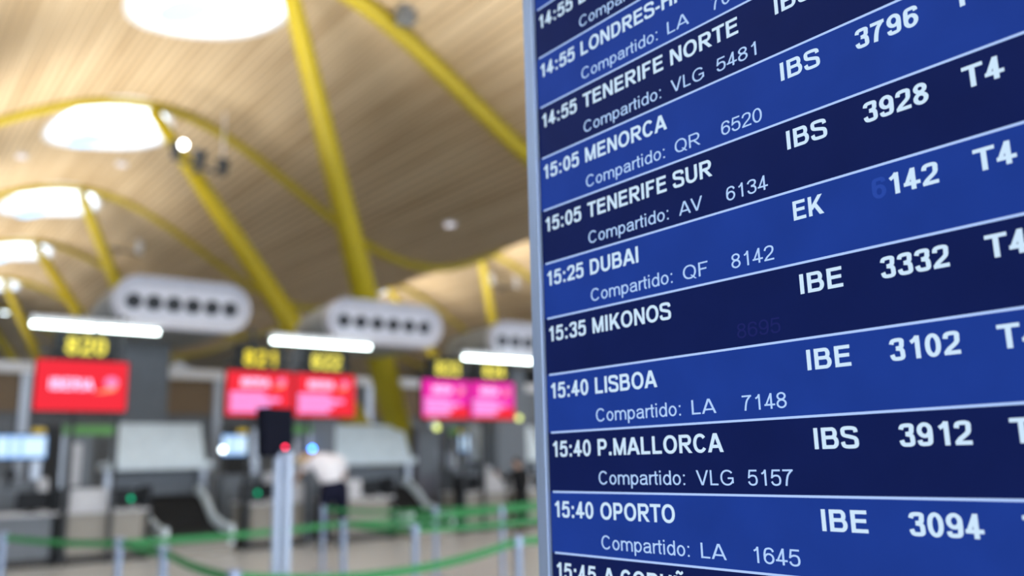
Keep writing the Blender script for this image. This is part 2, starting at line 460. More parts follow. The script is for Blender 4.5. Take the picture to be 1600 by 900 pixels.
        if ch in 'opd':
            rib(el(cx, xh / 2, (r - l - ws) / 2, xh / 2 - bh + 0.012, 0, 360, 26)[:-1], True)
            if ch == 'p': bar(l, -0.28, l + ws, xh)
            if ch == 'd': bar(r - ws, 0, r, 1)
        elif ch == 'm':
            bar(l, 0, l + ws, xh)
            for x0 in (l + ws / 2, (l + r) / 2):
                x1 = x0 + (r - l - ws) / 2
                rib([(x0, 0.42)] + el((x0 + x1) / 2, 0.44, (x1 - x0) / 2, xh - bh - 0.43, 180, 0, 12) + [(x1, 0)])
        elif ch == 'r': bar(l + 0.02, 0, l + 0.02 + ws, xh); rib(spline([(l + 0.02 + ws / 2, 0.44), (l + ws + 0.07, 0.63), (r + 0.07, 0.665)]))
        elif ch == 't': x = adv / 2 - 0.02; rib([(x, 0.95), (x, 0.16)] + spline([(x + 0.01, 0.12), (x + 0.05, 0.06), (x + 0.14, bh - 0.005)])); bar(0.02, xh - wh, adv - 0.02, xh)
        elif ch == 'i': x = adv / 2; bar(x - ws / 2, 0, x + ws / 2, xh); bar(x - ws / 2, 0.87, x + ws / 2, 1)
        elif ch == 'a':
            rib(spline([(l + 0.06, 0.52), (l + 0.15, 0.65), (cx, xh - bh + 0.01), (r - 0.14, 0.645), (r - ws / 2 - 0.02, 0.50), (r - ws / 2 - 0.02, 0.14), (r + 0.0, 0.0)]))
            rib(spline([(r - ws / 2 - 0.02, 0.43), (cx, 0.40), (l + 0.12, 0.34), (l + ws * 0.5, 0.20), (l + 0.14, 0.07), (cx, bh - 0.01), (r - 0.15, 0.10), (r - ws / 2 - 0.02, 0.26)]))
    return P, adv
_GC = {}
def text_polys(s, x0, x1, base, cap, bold=True):
    """polygons of a line of text; scaled along x so that it spans x0..x1 when x1 is given"""
    x = 0; polys = []
    for ch in s:
        if (ch, bold) not in _GC: _GC[(ch, bold)] = build_glyph(ch, bold)
        P, adv = _GC[(ch, bold)]
        polys += [[(x + a, b) for a, b in q] for q in P]
        x += adv
    lo = min(a for q in polys for a, b in q); hi = max(a for q in polys for a, b in q)
    k = cap if x1 is None else (x1 - x0) / (hi - lo)
    return [[(x0 + (a - lo) * k, base + b * cap) for a, b in q] for q in polys]
def text_part(name, s, x0, x1, base, cap, m, parent, y, bold=True):
    mb = MB()
    for q in text_polys(s, x0, x1, base, cap, bold):
        area = sum(q[i][0] * q[(i + 1) % len(q)][1] - q[(i + 1) % len(q)][0] * q[i][1] for i in range(len(q)))
        if area < 0: q = q[::-1]
        mb.poly([(a, y, b) for a, b in q])
    return mb.build(name, m, parent)

# ------------------------------------------------------------------ setting: floor, wave roof, skylights
UC, PER, ZM, AMP = 6.1, 17.8, 9.9, 1.8
def roof(u): return ZM + AMP * math.cos(2 * PI * (u - UC) / PER)
def droof(u): return -AMP * 2 * PI / PER * math.sin(2 * PI * (u - UC) / PER)

mb = MB(); mb.box(-40, 70, -30, 110, -0.3, 0)
struct(grid_obj(mb.build('floor', M['floor'])))

SKY = [(5.45, 17.15 + 9 * k) for k in range(-2, 7)] + [(5.45 + PER, 17.4 + 9 * k) for k in range(-1, 7)]
SA, SB = 1.62, 2.30                                # half length of a skylight along u and v
def make_roof():
    bm = bmesh.new()
    us = []
    u = -12.0
    while u <= 46.01:
        near = min(abs(u - 5.45), abs(u - 5.45 - PER)) < 2.2
        us.append(u); u += 0.1 if near else 0.4
    vs = []; v = -16.0
    while v <= 84.01: vs.append(v); v += 0.25
    g = [[bm.verts.new((a, b, roof(a))) for b in vs] for a in us]
    for i in range(len(us) - 1):
        for j in range(len(vs) - 1):
            ca, cb = (us[i] + us[i + 1]) / 2, (vs[j] + vs[j + 1]) / 2
            if any(((ca - x) / SA) ** 2 + ((cb - y) / SB) ** 2 < 1 for x, y in SKY): continue
            bm.faces.new((g[i][j], g[i][j + 1], g[i + 1][j + 1], g[i + 1][j]))
    for w in [w for w in bm.verts if not w.link_faces]: bm.verts.remove(w)
    for w in bm.verts:                              # round the stepped edge of each opening
        if w.is_boundary and -15.9 < w.co.y < 83.9:
            for x, y in SKY:
                k = math.hypot((w.co.x - x) / SA, (w.co.y - y) / SB)
                if 0.8 < k < 1.25:
                    w.co.x = x + (w.co.x - x) / k * 1.02; w.co.y = y + (w.co.y - y) / k * 1.02
                    w.co.z = roof(w.co.x); break
    me = bpy.data.meshes.new('ceiling'); bm.to_mesh(me); bm.free()
    me.materials.append(M['slats'])
    me.polygons.foreach_set('use_smooth', [True] * len(me.polygons))
    o = bpy.data.objects.new('ceiling', me); COL.objects.link(o)
    md = o.modifiers.new('thickness', 'SOLIDIFY'); md.thickness = 0.3; md.offset = -1
    return o
struct(grid_obj(make_roof()))

N_ = 48
for n, (su, sv) in enumerate(SKY):
    # lining of the opening, its rim, a tilted reflector and the pane on top
    e = bpy.data.objects.new('window_%d' % (n + 1), None); COL.objects.link(e); e.location = W(su, sv, 0); e.rotation_euler = (0, 0, GRID)
    struct(e)
    def ring_(k, dz, flat=None):
        out = []
        for j in range(N_):
            t = 2 * PI * j / N_; x, y = k * SA * math.cos(t), k * SB * math.sin(t)
            out.append((x, y, (roof(su + x) + dz) if flat is None else flat))
        return out
    mb = MB(); mb.rings([ring_(1.06, 0.02), ring_(1.06, -0.03), ring_(0.985, -0.03), ring_(0.985, 0.02)], close=True)
    mb.build('rim', M['white'], e, True)
    top = roof(UC) + 0.42
    mb = MB(); mb.rings([ring_(1.0, -0.02), ring_(0.98, 0, top), ring_(1.05, 0, top), ring_(1.08, 0.02)], close=True)
    mb.build('shaft', M['shaft'], e, True)
    mb = MB(); mb.rings([ring_(0.985, 0, top - 0.06), ring_(0.985, 0, top - 0.03)])
    mb.build('pane', M['glass'], e)
    rf = MB(); zr = roof(UC) - 0.62
    rf.rings([[(-0.55 + 0.48 * math.cos(2 * PI * j / 28), 0.25 + 0.62 * math.sin(2 * PI * j / 28), zr + dz + 0.12 * math.cos(2 * PI * j / 28)) for j in range(28)] for dz in (0, 0.03)])
    rf.tube([(-0.55, 0.25, zr + 0.02), (-0.55, 0.25, top - 0.06)], 0.015, 8)
    rf.build('reflector', M['reflect'], e)

# back partition behind the desks and far glazing
def wall_back():
    mb = MB(); v0 = 24.5
    mb.use(M['wall']).box(-6, 42, v0, v0 + 0.25, 0, 3.05)
    mb.use(M['white']).box(-6, 42, v0 - 0.12, v0 + 0.25, 4.02, 4.30)
    u = -6
    k = 0
    while u < 42:
        mb.use(M['steel']).box(u - 0.11, u + 0.11, v0 - 0.16, v0 + 0.2, 0, 4.02)
        mb.use(M['brown'] if k % 3 != 1 else M['midgrey']).box(u + 0.11, u + 2.29, v0 + 0.02, v0 + 0.2, 3.05, 4.02)
        mb.use(M['darkgrey']).box(u + 0.35, u + 1.2, v0 - 0.04, v0 + 0.02, 1.2, 2.7)
        mb.use(M['midgrey']).box(u + 1.3, u + 2.2, v0 - 0.05, v0 + 0.02, 0.9, 2.9)
        u += 2.4; k += 1
    return mb.build('wall_back')
struct(grid_obj(wall_back()))
def far_wall():
    mb = MB(); v0 = 84
    for i in range(-6, 24):
        mb.use(M['steel']).box(i * 2 - 0.12, i * 2 + 0.12, v0, v0 + 0.3, 0, 12)
    mb.use(M['white']).box(-12, 46, v0 + 0.3, v0 + 0.5, 0, 12)
    for z in (0, 3, 6, 9): mb.use(M['steel']).box(-12, 46, v0, v0 + 0.25, z, z + 0.22)
    return mb.build('wall_far')
struct(grid_obj(far_wall()))
def left_wall():
    mb = MB()
    mb.use(M['wall']).box(-12.4, -12.0, -16, 84, 0, 9.4)
    for i in range(0, 34): mb.use(M['steel']).box(-12.3, -12.1, -16 + i * 3, -15.8 + i * 3, 0, 9.3)
    return mb.build('wall_left')
struct(grid_obj(left_wall()))

mb = MB(); mb.use(M['wall']).box(46, 46.4, -16, 84, 0, 11.9)
for i in range(16): mb.use(M['steel']).box(45.9, 46.0, -16 + i * 6, -15.7 + i * 6, 0, 11.0)
struct(grid_obj(mb.build('wall_right')))

# ------------------------------------------------------------------ yellow roof beams and branching columns
beam_names = {6: 'yellow wavy roof beam overhead, nearest the camera and above the frame', 15: 'yellow roof beam crossing top right of the photo with a small grey lamp on it',
              24: 'yellow arched roof beam just in front of the second largest skylight', 33: 'yellow arched roof beam passing before the third skylight along the left',
              42: 'yellow arched roof beam passing before the fourth skylight along the left', 51: 'yellow arched roof beam at the small fifth skylight far left', 60: 'farthest yellow roof beam, deep in the hall'}
for vv, lb in beam_names.items():
    pts = [W(-12 + 0.6 * i, vv, roof(-12 + 0.6 * i) - (0.20 if vv < 20 else 0.07)) for i in range(int(58 / 0.6))]
    mb = MB(); mb.tube(pts, 0.20 if vv < 20 else 0.14, 12)
    tag(mb.build('roof_beam', M['yellow'], None, True), lb, 'beam', 'yellow roof beams')

def strut(base, topp, r0, r1, r2):
    b, t = Vector(base), Vector(topp)
    n = 16
    pts = [b.lerp(t, i / n) for i in range(n + 1)]
    rs = []
    for i in range(n + 1):
        s = i / n
        rs.append((r0 + (r1 - r0) * s / 0.35) if s < 0.35 else r1 + (r2 - r1) * (s - 0.35) / 0.65)
    mb = MB(); mb.tube(pts, rs, 18)
    return mb
def column(u0, v0, label, ut=UC):
    t = thing('branching_column', label, 'column', W(u0, v0, 0), GRID, 'yellow branching columns')
    d = ut - u0
    for dv, s in ((-4.5, 1), (4.5, 1)):
        topv = v0 + dv
        vr = (math.floor((v0 - 15) / 9) + (1 if dv > 0 else 0)) * 9 + 15
        strut((0, 0.12 * (1 if dv > 0 else -1), 0.3), (d, vr - v0, roof(u0 + d) - 0.25), 0.36, 0.34, 0.17).build('strut', M['yellow'], t, True)
    mb = MB(); mb.lathe([(0.62, 0), (0.62, 0.12), (0.50, 0.2), (0.45, 0.75), (0.40, 0.8)], 24)
    mb.build('base', M['steel'], t, True)
    return t
column(12.6, 20.6, 'yellow forked column rising behind the middle desks, its two big struts meeting above a white board')
column(12.6, 38.6, 'yellow forked column farther back, its thin struts reaching the third and fourth skylights')
column(12.6, 56.6, 'faint yellow forked column at far left, deepest in the hall')
column(12.6 + PER, 38.6, 'yellow forked column under the bright vault, partly hidden by the flight board', UC + PER)

# ------------------------------------------------------------------ flight board (nearest object)
YAW = R(-51.745)
OX, OY, OZ = 0.04284595, 1.14005173, CAM_H - 0.03897239
RH = 0.075
def board():
    t = thing('flight_information_board', 'large dark blue departures board with white lettering and a silver edge, filling the right half', 'information board', (OX, OY, 0), YAW)
    SW = 0.86; top = OZ + 0.075 * 13.2; bot = OZ - 0.075 * 9.4
    mb = MB()
    mb.box(-0.0213, -0.0012, -0.006, 0.09, bot - 0.03, top + 0.03, 0.002)
    mb.box(SW + 0.0012, SW + 0.0213, -0.006, 0.09, bot - 0.03, top + 0.03, 0.002)
    mb.box(-0.0012, SW + 0.0012, -0.006, 0.09, top + 0.004, top + 0.03, 0.002)
    mb.box(-0.0012, SW + 0.0012, -0.006, 0.09, bot - 0.03, bot - 0.004, 0.002)
    fr = mb.build('frame', M['frame'], t); fr['label'] = 'silver blue aluminium edge'
    mb = MB(); mb.box(-0.0012, SW + 0.0012, 0.001, 0.08, bot - 0.004, top + 0.004); mb.build('screen_panel', M['bezel'], t)
    mb = MB()
    for x in (0.12, SW - 0.12): mb.box(x - 0.04, x + 0.04, 0.03, 0.08, 0.02, bot - 0.02, 0.004)
    mb.box(0.0, SW, -0.12, 0.22, 0, 0.025, 0.006)
    mb.build('stand', M['steel'], t)
    rows = {-1: (None,) * 9,
            0: ('14:55', 'L', None, None, 0, None, None, None, None),
            1: ('14:55', 'LONDRES-HR', 'LA', '7050', 0, None, None, None, None),
            2: ('14:55', 'TENERIFE NORTE', 'VLG', '5481', 0.3438, 'IBS', None, None, None),
            3: ('15:05', 'MENORCA', 'QR', '6520', 0, 'IBS', '3796', 'T4', None),
            4: ('15:05', 'TENERIFE SUR', 'AV', '6134', 0, 'IBS', '3928', 'T4', None),
            5: ('15:25', 'DUBAI', 'QF', '8142', 0, 'EK', '142', 'T4', None),
            6: ('15:35', 'MIKONOS', None, None, 0, 'IBE', '3332', 'T4', None),
            7: ('15:40', 'LISBOA', 'LA', '7148', 0, 'IBE', '3102', 'T4', None),
            8: ('15:40', 'P.MALLORCA', 'VLG', '5157', 0.2834, 'IBS', '3912', 'T4', None),
            9: ('15:40', 'OPORTO', 'LA', '1645', 0, 'IBE', '3094', 'T4', None),
            10: ('15:45', 'A CORUÑA', None, None, 0, None, None, None, None),
            11: (None,) * 9, 12: (None,) * 9}
    capB, capR = 0.0198, 0.0156
    emb = 0.0275 / 0.0198 * 0.716                                # horizontal scale of the bold lettering
    for k in range(-4, 18):
        zt = OZ + RH * (9 - k); zb = zt - RH
        zb_, zt_ = max(zb, bot), min(zt, top)
        if zt_ - zb_ < 0.004: continue
        dark = k % 2 == 0
        mb = MB(); mb.poly([(0.0008, 0.0, zb_), (SW, 0.0, zb_), (SW, 0.0, zt_), (0.0008, 0.0, zt_)])
        row = mb.build('flight_row', M['row_dark'] if dark else M['row_light'], t)
        mb = MB(); mb.poly([(0.0066, -0.0009, zt_ - 0.0014), (SW, -0.0009, zt_ - 0.0014), (SW, -0.0009, zt_ + 0.0010), (0.0066, -0.0009, zt_ + 0.0010)])
        mb.build('separator_line', M['rule'], row)
        if k not in rows or rows[k][0] is None: continue
        tm, dest, code, num, dx1, air, fl, ter, _ = rows[k]
        bB = zb + 0.0437; bR = zb + 0.0096
        text_part('departure_time', tm, 0.0095, 0.0808, bB, capB, M['text'], row, -0.0011, 'time')
        text_part('destination', dest, 0.0932, dx1 if dx1 else None, bB, capB, M['text'], row, -0.0011)
        if k != 6:
            text_part('codeshare_text', 'Compartido:', 0.0928, 0.2282, bR, capR, M['textlight'], row, -0.0011, False)
        if code:
            text_part('codeshare_airline', code, 0.2440, 0.2440 + {'LA': 0.0335, 'VLG': 0.0494, 'QR': 0.0375, 'QF': 0.0355, 'AV': 0.0345}[code], bR, capR, M['textlight'], row, -0.0011, False)
        if num: text_part('codeshare_number', num, 0.3112, 0.3645, bR, capR, M['textlight'], row, -0.0011, False)
        if air: text_part('airline_code', air, 0.3910, 0.3910 + {'IBS': 0.0457, 'IBE': 0.0462, 'EK': 0.0340}[air], bB, capB, M['text'], row, -0.0011)
        if fl: text_part('flight_number', fl, 0.4752 if len(fl) == 4 else 0.4925, 0.5372, bB, capB, M['text'], row, -0.0011)
        if ter: text_part('terminal', ter, 0.5672, 0.6010, bB, capB, M['text'], row, -0.0011)
        if k == 5: text_part('ghost_digit', '6', 0.4752, 0.4890, bB, capB, M['ghost'], row, -0.0006)
        if k == 6: text_part('ghost_digit', '8695', 0.3112, 0.3645, bR, capR, M['ghost_dark'], row, -0.0006, False)
    return t
board()

# ------------------------------------------------------------------ check-in desks
def desk(u0, u1, v0, mirror, label, lamp=True, plain=False):
    w = u1 - u0
    t = thing('check_in_desk', label, 'desk', W(u0, v0, 0), GRID, 'check-in desks')
    X = (lambda a, b: (w - b, w - a)) if mirror else (lambda a, b: (a, b))
    mb = MB(); mb.box(0, w, 0, 0.85, 0.14, 0.84, 0.01); mb.build('body', M['midgrey' if plain else 'beige'], t)
    mb = MB(); mb.box(0.03, w - 0.03, 0.04, 0.82, 0, 0.14); mb.build('plinth', M['plinth'], t)
    mb = MB(); mb.box(-0.03, w + 0.03, -0.06, 0.9, 0.84, 0.885, 0.008); mb.build('countertop', M['palewhite'], t)
    a, b = X(0.02, w * 0.48)
    if not plain:
        mb = MB(); mb.box(a, b, 0.05, 0.11, 0.885, 1.26, 0.01); mb.build('privacy_panel', M['palewhite'], t)
    a, b = X(w * 0.52, w * 0.92)
    mb = MB(); mb.box(a, b, 0.16, 0.21, 0.93, 1.24, 0.01); mb.box((a + b) / 2 - 0.04, (a + b) / 2 + 0.04, 0.2, 0.26, 0.885, 1.1); mb.box((a + b) / 2 - 0.12, (a + b) / 2 + 0.12, 0.12, 0.30, 0.885, 0.9)
    mo = mb.build('monitor', M['black'], t)
    if lamp:
        c = X(w * 0.80, w * 0.80)[0]
        mb = MB(); mb.ball((c, 0.145, 1.06), 0.036); mb.build('status_light', M['lampgreen'], mo)
    a, b = X(w * 0.93, w * 1.05)
    mb = MB(); mb.box(a, b, 0.0, 0.30, 0, 1.28, 0.01); mb.build('end_post', M['black'], t)
    return t
desk(1.85, 3.12, 16.8, False, 'grey check-in desk at the far left edge of the photo, below the pale blue monitor', False, True)
desk(3.30, 4.60, 16.8, False, 'beige check-in desk with green light on black monitor, left of the sloping baggage belt')
desk(6.48, 7.66, 16.8, True, 'beige check-in desk behind the tall double pole, green light on its monitor')
desk(8.30, 9.68, 16.8, False, 'beige check-in desk just right of the bending person in white', False)
desk(11.55, 12.80, 16.8, True, 'beige check-in desk below the magenta sign, dark monitor at its left', False)
desk(13.00, 14.30, 16.8, False, 'check-in desk half hidden by the flight board edge', False)

# baggage conveyors between desks
def conveyor(u0, w, v0, label):
    t = thing('baggage_conveyor', label, 'conveyor', W(u0, v0, 0), GRID, 'baggage conveyors')
    prof = [(0.0, 0.36), (0.5, 0.38), (1.1, 0.52), (1.55, 0.84), (1.9, 1.02), (2.15, 1.06)]
    mb = MB()
    mb.rings([[(0.05, y, z - 0.12), (w - 0.05, y, z - 0.12), (w - 0.05, y, z), (0.05, y, z)] for y, z in prof])
    mb.build('belt', M['rubber'], t)
    for x in (0.0, w - 0.09):
        mb = MB()
        mb.rings([[(x, y, z - 0.2), (x + 0.09, y, z - 0.2), (x + 0.09, y, z + 0.16), (x, y, z + 0.16)] for y, z in prof])
        mb.build('side_rail', M['pale'] , t)
    mb = MB(); mb.box(0.02, w - 0.02, 0.02, 2.15, 0, 0.22); mb.box(0.04, w - 0.04, 1.5, 2.15, 0.2, 0.7)
    mb.build('base', M['beige'], t)
    return t
conveyor(4.82, 1.30, 16.5, 'black sloping baggage belt with pale curved rails, between left desk and tall double pole')
conveyor(9.95, 1.15, 16.5, 'black baggage belt right of the middle desks, behind the green tapes')

# white hoods over the collecting belt behind the desks
def hood(u0, w, v0, label):
    t = thing('conveyor_hood', label, 'hood', W(u0, v0, 0), GRID, 'white conveyor hoods')
    mb = MB()
    mb.rings([[(0.0, 0.0, 1.72), (w, 0.0, 1.72), (w, 0.12, 1.72), (0.0, 0.12, 1.72)], [(0.09, 0.34, 2.52), (w - 0.03, 0.34, 2.52), (w - 0.03, 0.46, 2.52), (0.09, 0.46, 2.52)]])
    mb.build('panel', M['pale'], t)
    mb = MB(); mb.box(-0.14, w + 0.10, -0.14, 0.6, 1.56, 1.72, 0.02); mb.build('ledge', M['pale'], t)
    for x in (-0.1, w - 0.06):
        mb = MB(); mb.box(x, x + 0.14, 0.1, 0.24, 0, 1.56, 0.01); mb.build('post', M['steel'], t)
    mb = MB(); mb.box(-0.02, w, 0.30, 0.36, 0.1, 1.54); mb.build('back_panel', M['midgrey'], t)
    mb = MB(); mb.box(0.06, w - 0.08, 0.14, 0.30, 0.75, 1.2, 0.02); mb.build('crossbeam', M['midgrey'], t)
    return t
hood(4.42, 1.86, 18.8, 'wide pale board hood on grey posts behind the sloping baggage belt at left')
hood(8.98, 2.38, 18.8, 'wide pale board hood on grey posts, below the foot of the yellow column')
hood(13.35, 2.3, 18.9, 'pale board hood at right, cut off by the flight board')

def partition(u0, w, v0, label):
    t = thing('partition_screen', label, 'partition', W(u0, v0, 0), GRID, 'striped partitions')
    mb = MB(); mb.box(0.0, w * 0.55, 0, 0.05, 0.1, 2.25, 0.01); mb.build('panel', M['midgrey'], t)
    mb = MB(); mb.box(w * 0.2, w * 0.36, -0.03, 0.0, 1.3, 2.1, 0.01); mb.build('notice', M['palewhite'], t)
    mb = MB(); mb.box(0.0, w, -0.05, -0.02, 2.26, 2.44, 0.01); mb.build('stripe', M['greensign'], t)
    for x in (0, w - 0.05):
        mb = MB(); mb.box(x, x + 0.05, -0.02, 0.05, 0, 2.46, 0.008); mb.build('post', M['steel'], t)
    return t
partition(3.42, 1.0, 18.5, 'grey partition with a green stripe along its top, below the single red sign')
partition(7.72, 0.5, 17.79, 'narrow grey partition with green stripe, behind the bending person')
partition(12.5, 0.68, 18.85, 'grey partition with green stripe below the magenta sign')

cb = thing('equipment_cabinet', 'tall grey violet equipment cabinet between the middle pale hood and the magenta sign', 'cabinet', W(11.53, 18.76, 0))
mb = MB(); mb.box(0, 0.70, 0, 0.32, 0.06, 2.46, 0.02); mb.build('body', M['violetgrey'], cb)
mb = MB(); mb.box(0.03, 0.67, 0.03, 0.30, 0, 0.06); mb.build('plinth', M['plinth'], cb)
mb = MB(); mb.box(0.05, 0.65, -0.012, 0.0, 1.3, 2.4, 0.004); dr = mb.build('door', M['midgrey'], cb)
mb = MB(); mb.box(0.57, 0.60, -0.035, -0.012, 1.7, 1.9, 0.005); mb.build('handle', M['steel'], dr)

# bag drop machines with a monitor on a mast
def bag_drop(u0, v0, label, w=1.05, mon=(0.0, 0.75), lamp=False):
    t = thing('bag_drop_machine', label, 'machine', W(u0, v0, 0), GRID, 'bag drop machines')
    mb = MB(); mb.box(0, w, 0.3, 0.9, 0, 1.42, 0.03); mb.build('cabinet', M['midgrey'], t)
    mb = MB()
    prof = [(0.0, 0.0), (0.62, 0.0), (0.62, 0.55), (0.45, 0.72), (0.33, 1.0), (0.28, 1.4), (0.16, 1.46), (0.10, 1.2), (0.02, 0.7)]
    mb.rings([[(w - 0.16, y - 0.1, z) for y, z in prof], [(w, y - 0.1, z) for y, z in prof]])
    mb.build('side_wing', M['palewhite'], t)
    mb = MB(); mb.box(w * 0.1, w * 0.8, -0.05, 0.5, 0.1, 0.42, 0.02); mb.build('bag_tray', M['steel'], t)
    mb = MB(); mb.tube([(w * 0.45, 0.3, 1.3), (w * 0.45, 0.18, 1.42), (w * 0.45, 0.1, 1.5)], 0.025); mb.ball((w * 0.45, 0.08, 1.53), 0.085); mb.build('scanner', M['black'], t, True)
    mb = MB(); mb.box(w - 0.2, w - 0.02, 0.75, 0.88, 0, 2.4, 0.01); mb.build('mast', M['steel'], t)
    mb = MB(); mb.box(mon[0], mon[1], 0.60, 0.68, 1.80, 2.28, 0.012); mo = mb.build('monitor', M['black'], t)
    mb = MB(); mb.box(mon[0] + 0.03, mon[1] - 0.03, 0.592, 0.599, 1.83, 2.25); mb.build('display', M['screenblue'], mo)
    mb = MB()
    for f0, f1 in ((0.10, 0.26), (0.34, 0.46), (0.54, 0.94)): mb.box(mon[0] + (mon[1] - mon[0]) * f0, mon[0] + (mon[1] - mon[0]) * f1, 0.586, 0.592, 1.88, 2.20)
    mb.build('display_column', M['screenwhite'], mo)
    if lamp:
        mb = MB(); mb.ball((mon[0] + 0.02, 0.50, 1.945), 0.055); mb.build('lamp', M['lampwhite'], mo, True)
    mb = MB(); mb.box(mon[1] - 0.28, mon[1] - 0.06, 0.58, 0.68, 2.285, 2.38, 0.02); mb.build('marker', M['beacon'], t)
    return t
bag_drop(2.05, 17.9, 'grey bag drop machine with wide pale blue monitor at the left edge', 1.1, (0.22, 1.14))
bag_drop(6.46, 17.85, 'grey bag drop machine with pale blue monitor, left of the tall double pole', 0.95, (0.0, 0.66), True)
bag_drop(12.22, 17.85, 'grey bag drop machine with small blue monitor below the magenta sign', 0.95, (0.34, 0.66))

# ------------------------------------------------------------------ check-in signs
def number_box(t, u, s, mdig, z0=3.46, z1=3.93):
    mb = MB(); mb.box(u - 0.10, u + 0.90, -0.03, 0.12, z0 - 0.02, z1, 0.01); nb = mb.build('number_box', M['signbox'], t)
    text_part('number', s, u + 0.06, u + 0.72, z0 + 0.07, 0.30, mdig, nb, -0.036)
def panel(t, x0, x1, base, m, big, corner):
    z0, z1 = 2.55, 3.42
    mb = MB(); mb.box(x0, x1, 0.0, 0.09, z0 - 0.03, z1 + 0.03, 0.008); sc = mb.build('screen', M['signbox'], t)
    mb = MB(); mb.poly([(x0 + 0.02, -0.004, z0), (x1 - 0.02, -0.004, z0), (x1 - 0.02, -0.004, z1), (x0 + 0.02, -0.004, z1)]); mb.build('display', m, sc)
    w = x1 - x0
    if corner:
        mb = MB(); mb.poly([(x0 + 0.03, -0.006, z0), (x1 - 0.03, -0.006, z0), (x1 - 0.03, -0.006, z0 + 0.30), (x0 + w * 0.66, -0.006, z0 + 0.24), (x0 + 0.03, -0.006, z0 + 0.06)]); mb.build('display_corner', M['signred'], sc)
    def swoosh(cx, cz, s):
        a = MB(); n = 10
        lo = [(cx - s + 2 * s * i / n * 0.8, cz - 0.55 * s + 0.20 * s * (i / n) ** 2) for i in range(n + 1)]
        hi = [(cx - s * 0.4 + s * 1.3 * i / n, cz - 0.35 * s + 0.85 * s * (i / n) ** 1.3) for i in range(n + 1)]
        a.poly([(p, -0.008, q) for p, q in lo + hi[::-1]]); a.build('mark', M['signpeach'], sc)
        a = MB(); a.poly([(cx + s * (0.28 + 0.52 * math.cos(2 * PI * j / 20)), -0.010, cz + s * (0.32 + 0.42 * math.sin(2 * PI * j / 20))) for j in range(20)]); a.build('mark', M['signviolet'], sc)
    if big:
        text_part('lettering', 'IBERIA', x0 + w * 0.16, x0 + w * 0.62, 2.91, 0.19, M['signtext'], sc, -0.008)
        swoosh(x0 + w * 0.77, 2.99, 0.22)
    else:
        text_part('lettering', 'IBERIA', x0 + w * 0.22, x0 + w * 0.64, 3.12, 0.16, M['signtext'], sc, -0.008)
        swoosh(x0 + w * 0.78, 3.18, 0.16)
        for i, (a, b) in enumerate(((0.07, 0.58), (0.07, 0.80), (0.07, 0.64), (0.07, 0.56))):
            zz = 2.93 - i * 0.10
            mb = MB(); mb.poly([(x0 + w * a, -0.009, zz), (x0 + w * b, -0.009, zz), (x0 + w * b, -0.009, zz + 0.075), (x0 + w * a, -0.009, zz + 0.075)]); mb.build('text_line', M['signpink'] , sc)
def sign(u0, u1, n, m, label, numbers, big=False, corner=False, v0=16.5, posts=(), dz=0.0):
    t = thing('check_in_sign', label, 'sign', W(u0, v0, 0), GRID)
    w = (u1 - u0) / n
    for i in range(n): panel(t, i * w, (i + 1) * w - (0.0 if n == 1 else 0.01), u0, m, big, corner)
    for u, s, md in numbers: number_box(t, u - u0, s, md)
    mb = MB()
    for x in posts: mb.box(x - u0 - 0.035, x - u0 + 0.035, 0.14, 0.21, -dz, 4.3, 0.005)
    mb.box(0.05, u1 - u0 - 0.05, 0.14, 0.20, 2.95, 3.03); mb.box(0.05, u1 - u0 - 0.05, 0.14, 0.20, 3.55, 3.62); mb.box(0.05, u1 - u0 - 0.05, 0.09, 0.14, 2.9, 3.06)
    for u, s, md in numbers: mb.box(u - u0 + 0.3, u - u0 + 0.5, 0.11, 0.16, 3.5, 3.68)
    mb.build('gantry', M['darkgrey'], t)
    t.location.z = dz
    return t
sign(2.55, 4.06, 1, M['signred'], 'single red lit sign with large white airline lettering, under yellow number 820', [(2.93, '820', M['digit_pale'])], big=True, posts=(3.22, 3.95), dz=0.045)
sign(5.83, 8.62, 2, M['signred'], 'double red lit sign with pink lettering, under yellow numbers 821 and 822', [(6.10, '821', M['digit']), (7.52, '822', M['digit_pale'])], posts=(6.4, 7.6))
sign(10.25, 12.90, 2, M['signmag'], 'double magenta lit sign with pink lettering, under yellow numbers 823 and 824', [(10.55, '823', M['digit_pale']), (11.88, '824', M['digit_pale'])], corner=True, posts=(11.5, 12.05))

def tube_lamp(u0, u1, z, v0, label, gap, rod):
    t = thing('fluorescent_lamp', label, 'lamp', W(u0, v0, z), GRID, 'linear desk lamps')
    w = u1 - u0
    mb = MB(); mb.box(0, w, -0.07, 0.07, 0.05, 0.13, 0.01); mb.build('housing', M['white'], t)
    for a, b in ((0.02, w / 2 - gap), (w / 2 + gap, w - 0.02)):
        mb = MB(); mb.tube([(a, -0.02, -0.02), (b, -0.02, -0.02)], 0.034, 12); mb.build('light_tube', M['tube_light'], t, True)
    for x in rod:
        mb = MB(); mb.box(x - u0 - 0.025, x - u0 + 0.025, -0.02, 16.64 - v0, 0.13, 0.18); mb.build('bracket', M['midgrey'], t)
    return t
tube_lamp(2.36, 4.44, 4.02, 16.12, 'white strip lamp above the single red sign', 0.035, (3.22, 3.95))
tube_lamp(6.46, 8.62, 3.98, 15.9, 'white strip lamp above the double red sign', 0.01, (6.4 + 0.2, 7.6))
tube_lamp(10.96, 12.96, 3.90, 15.9, 'white strip lamp above the double magenta sign', 0.01, (11.5, 12.05))

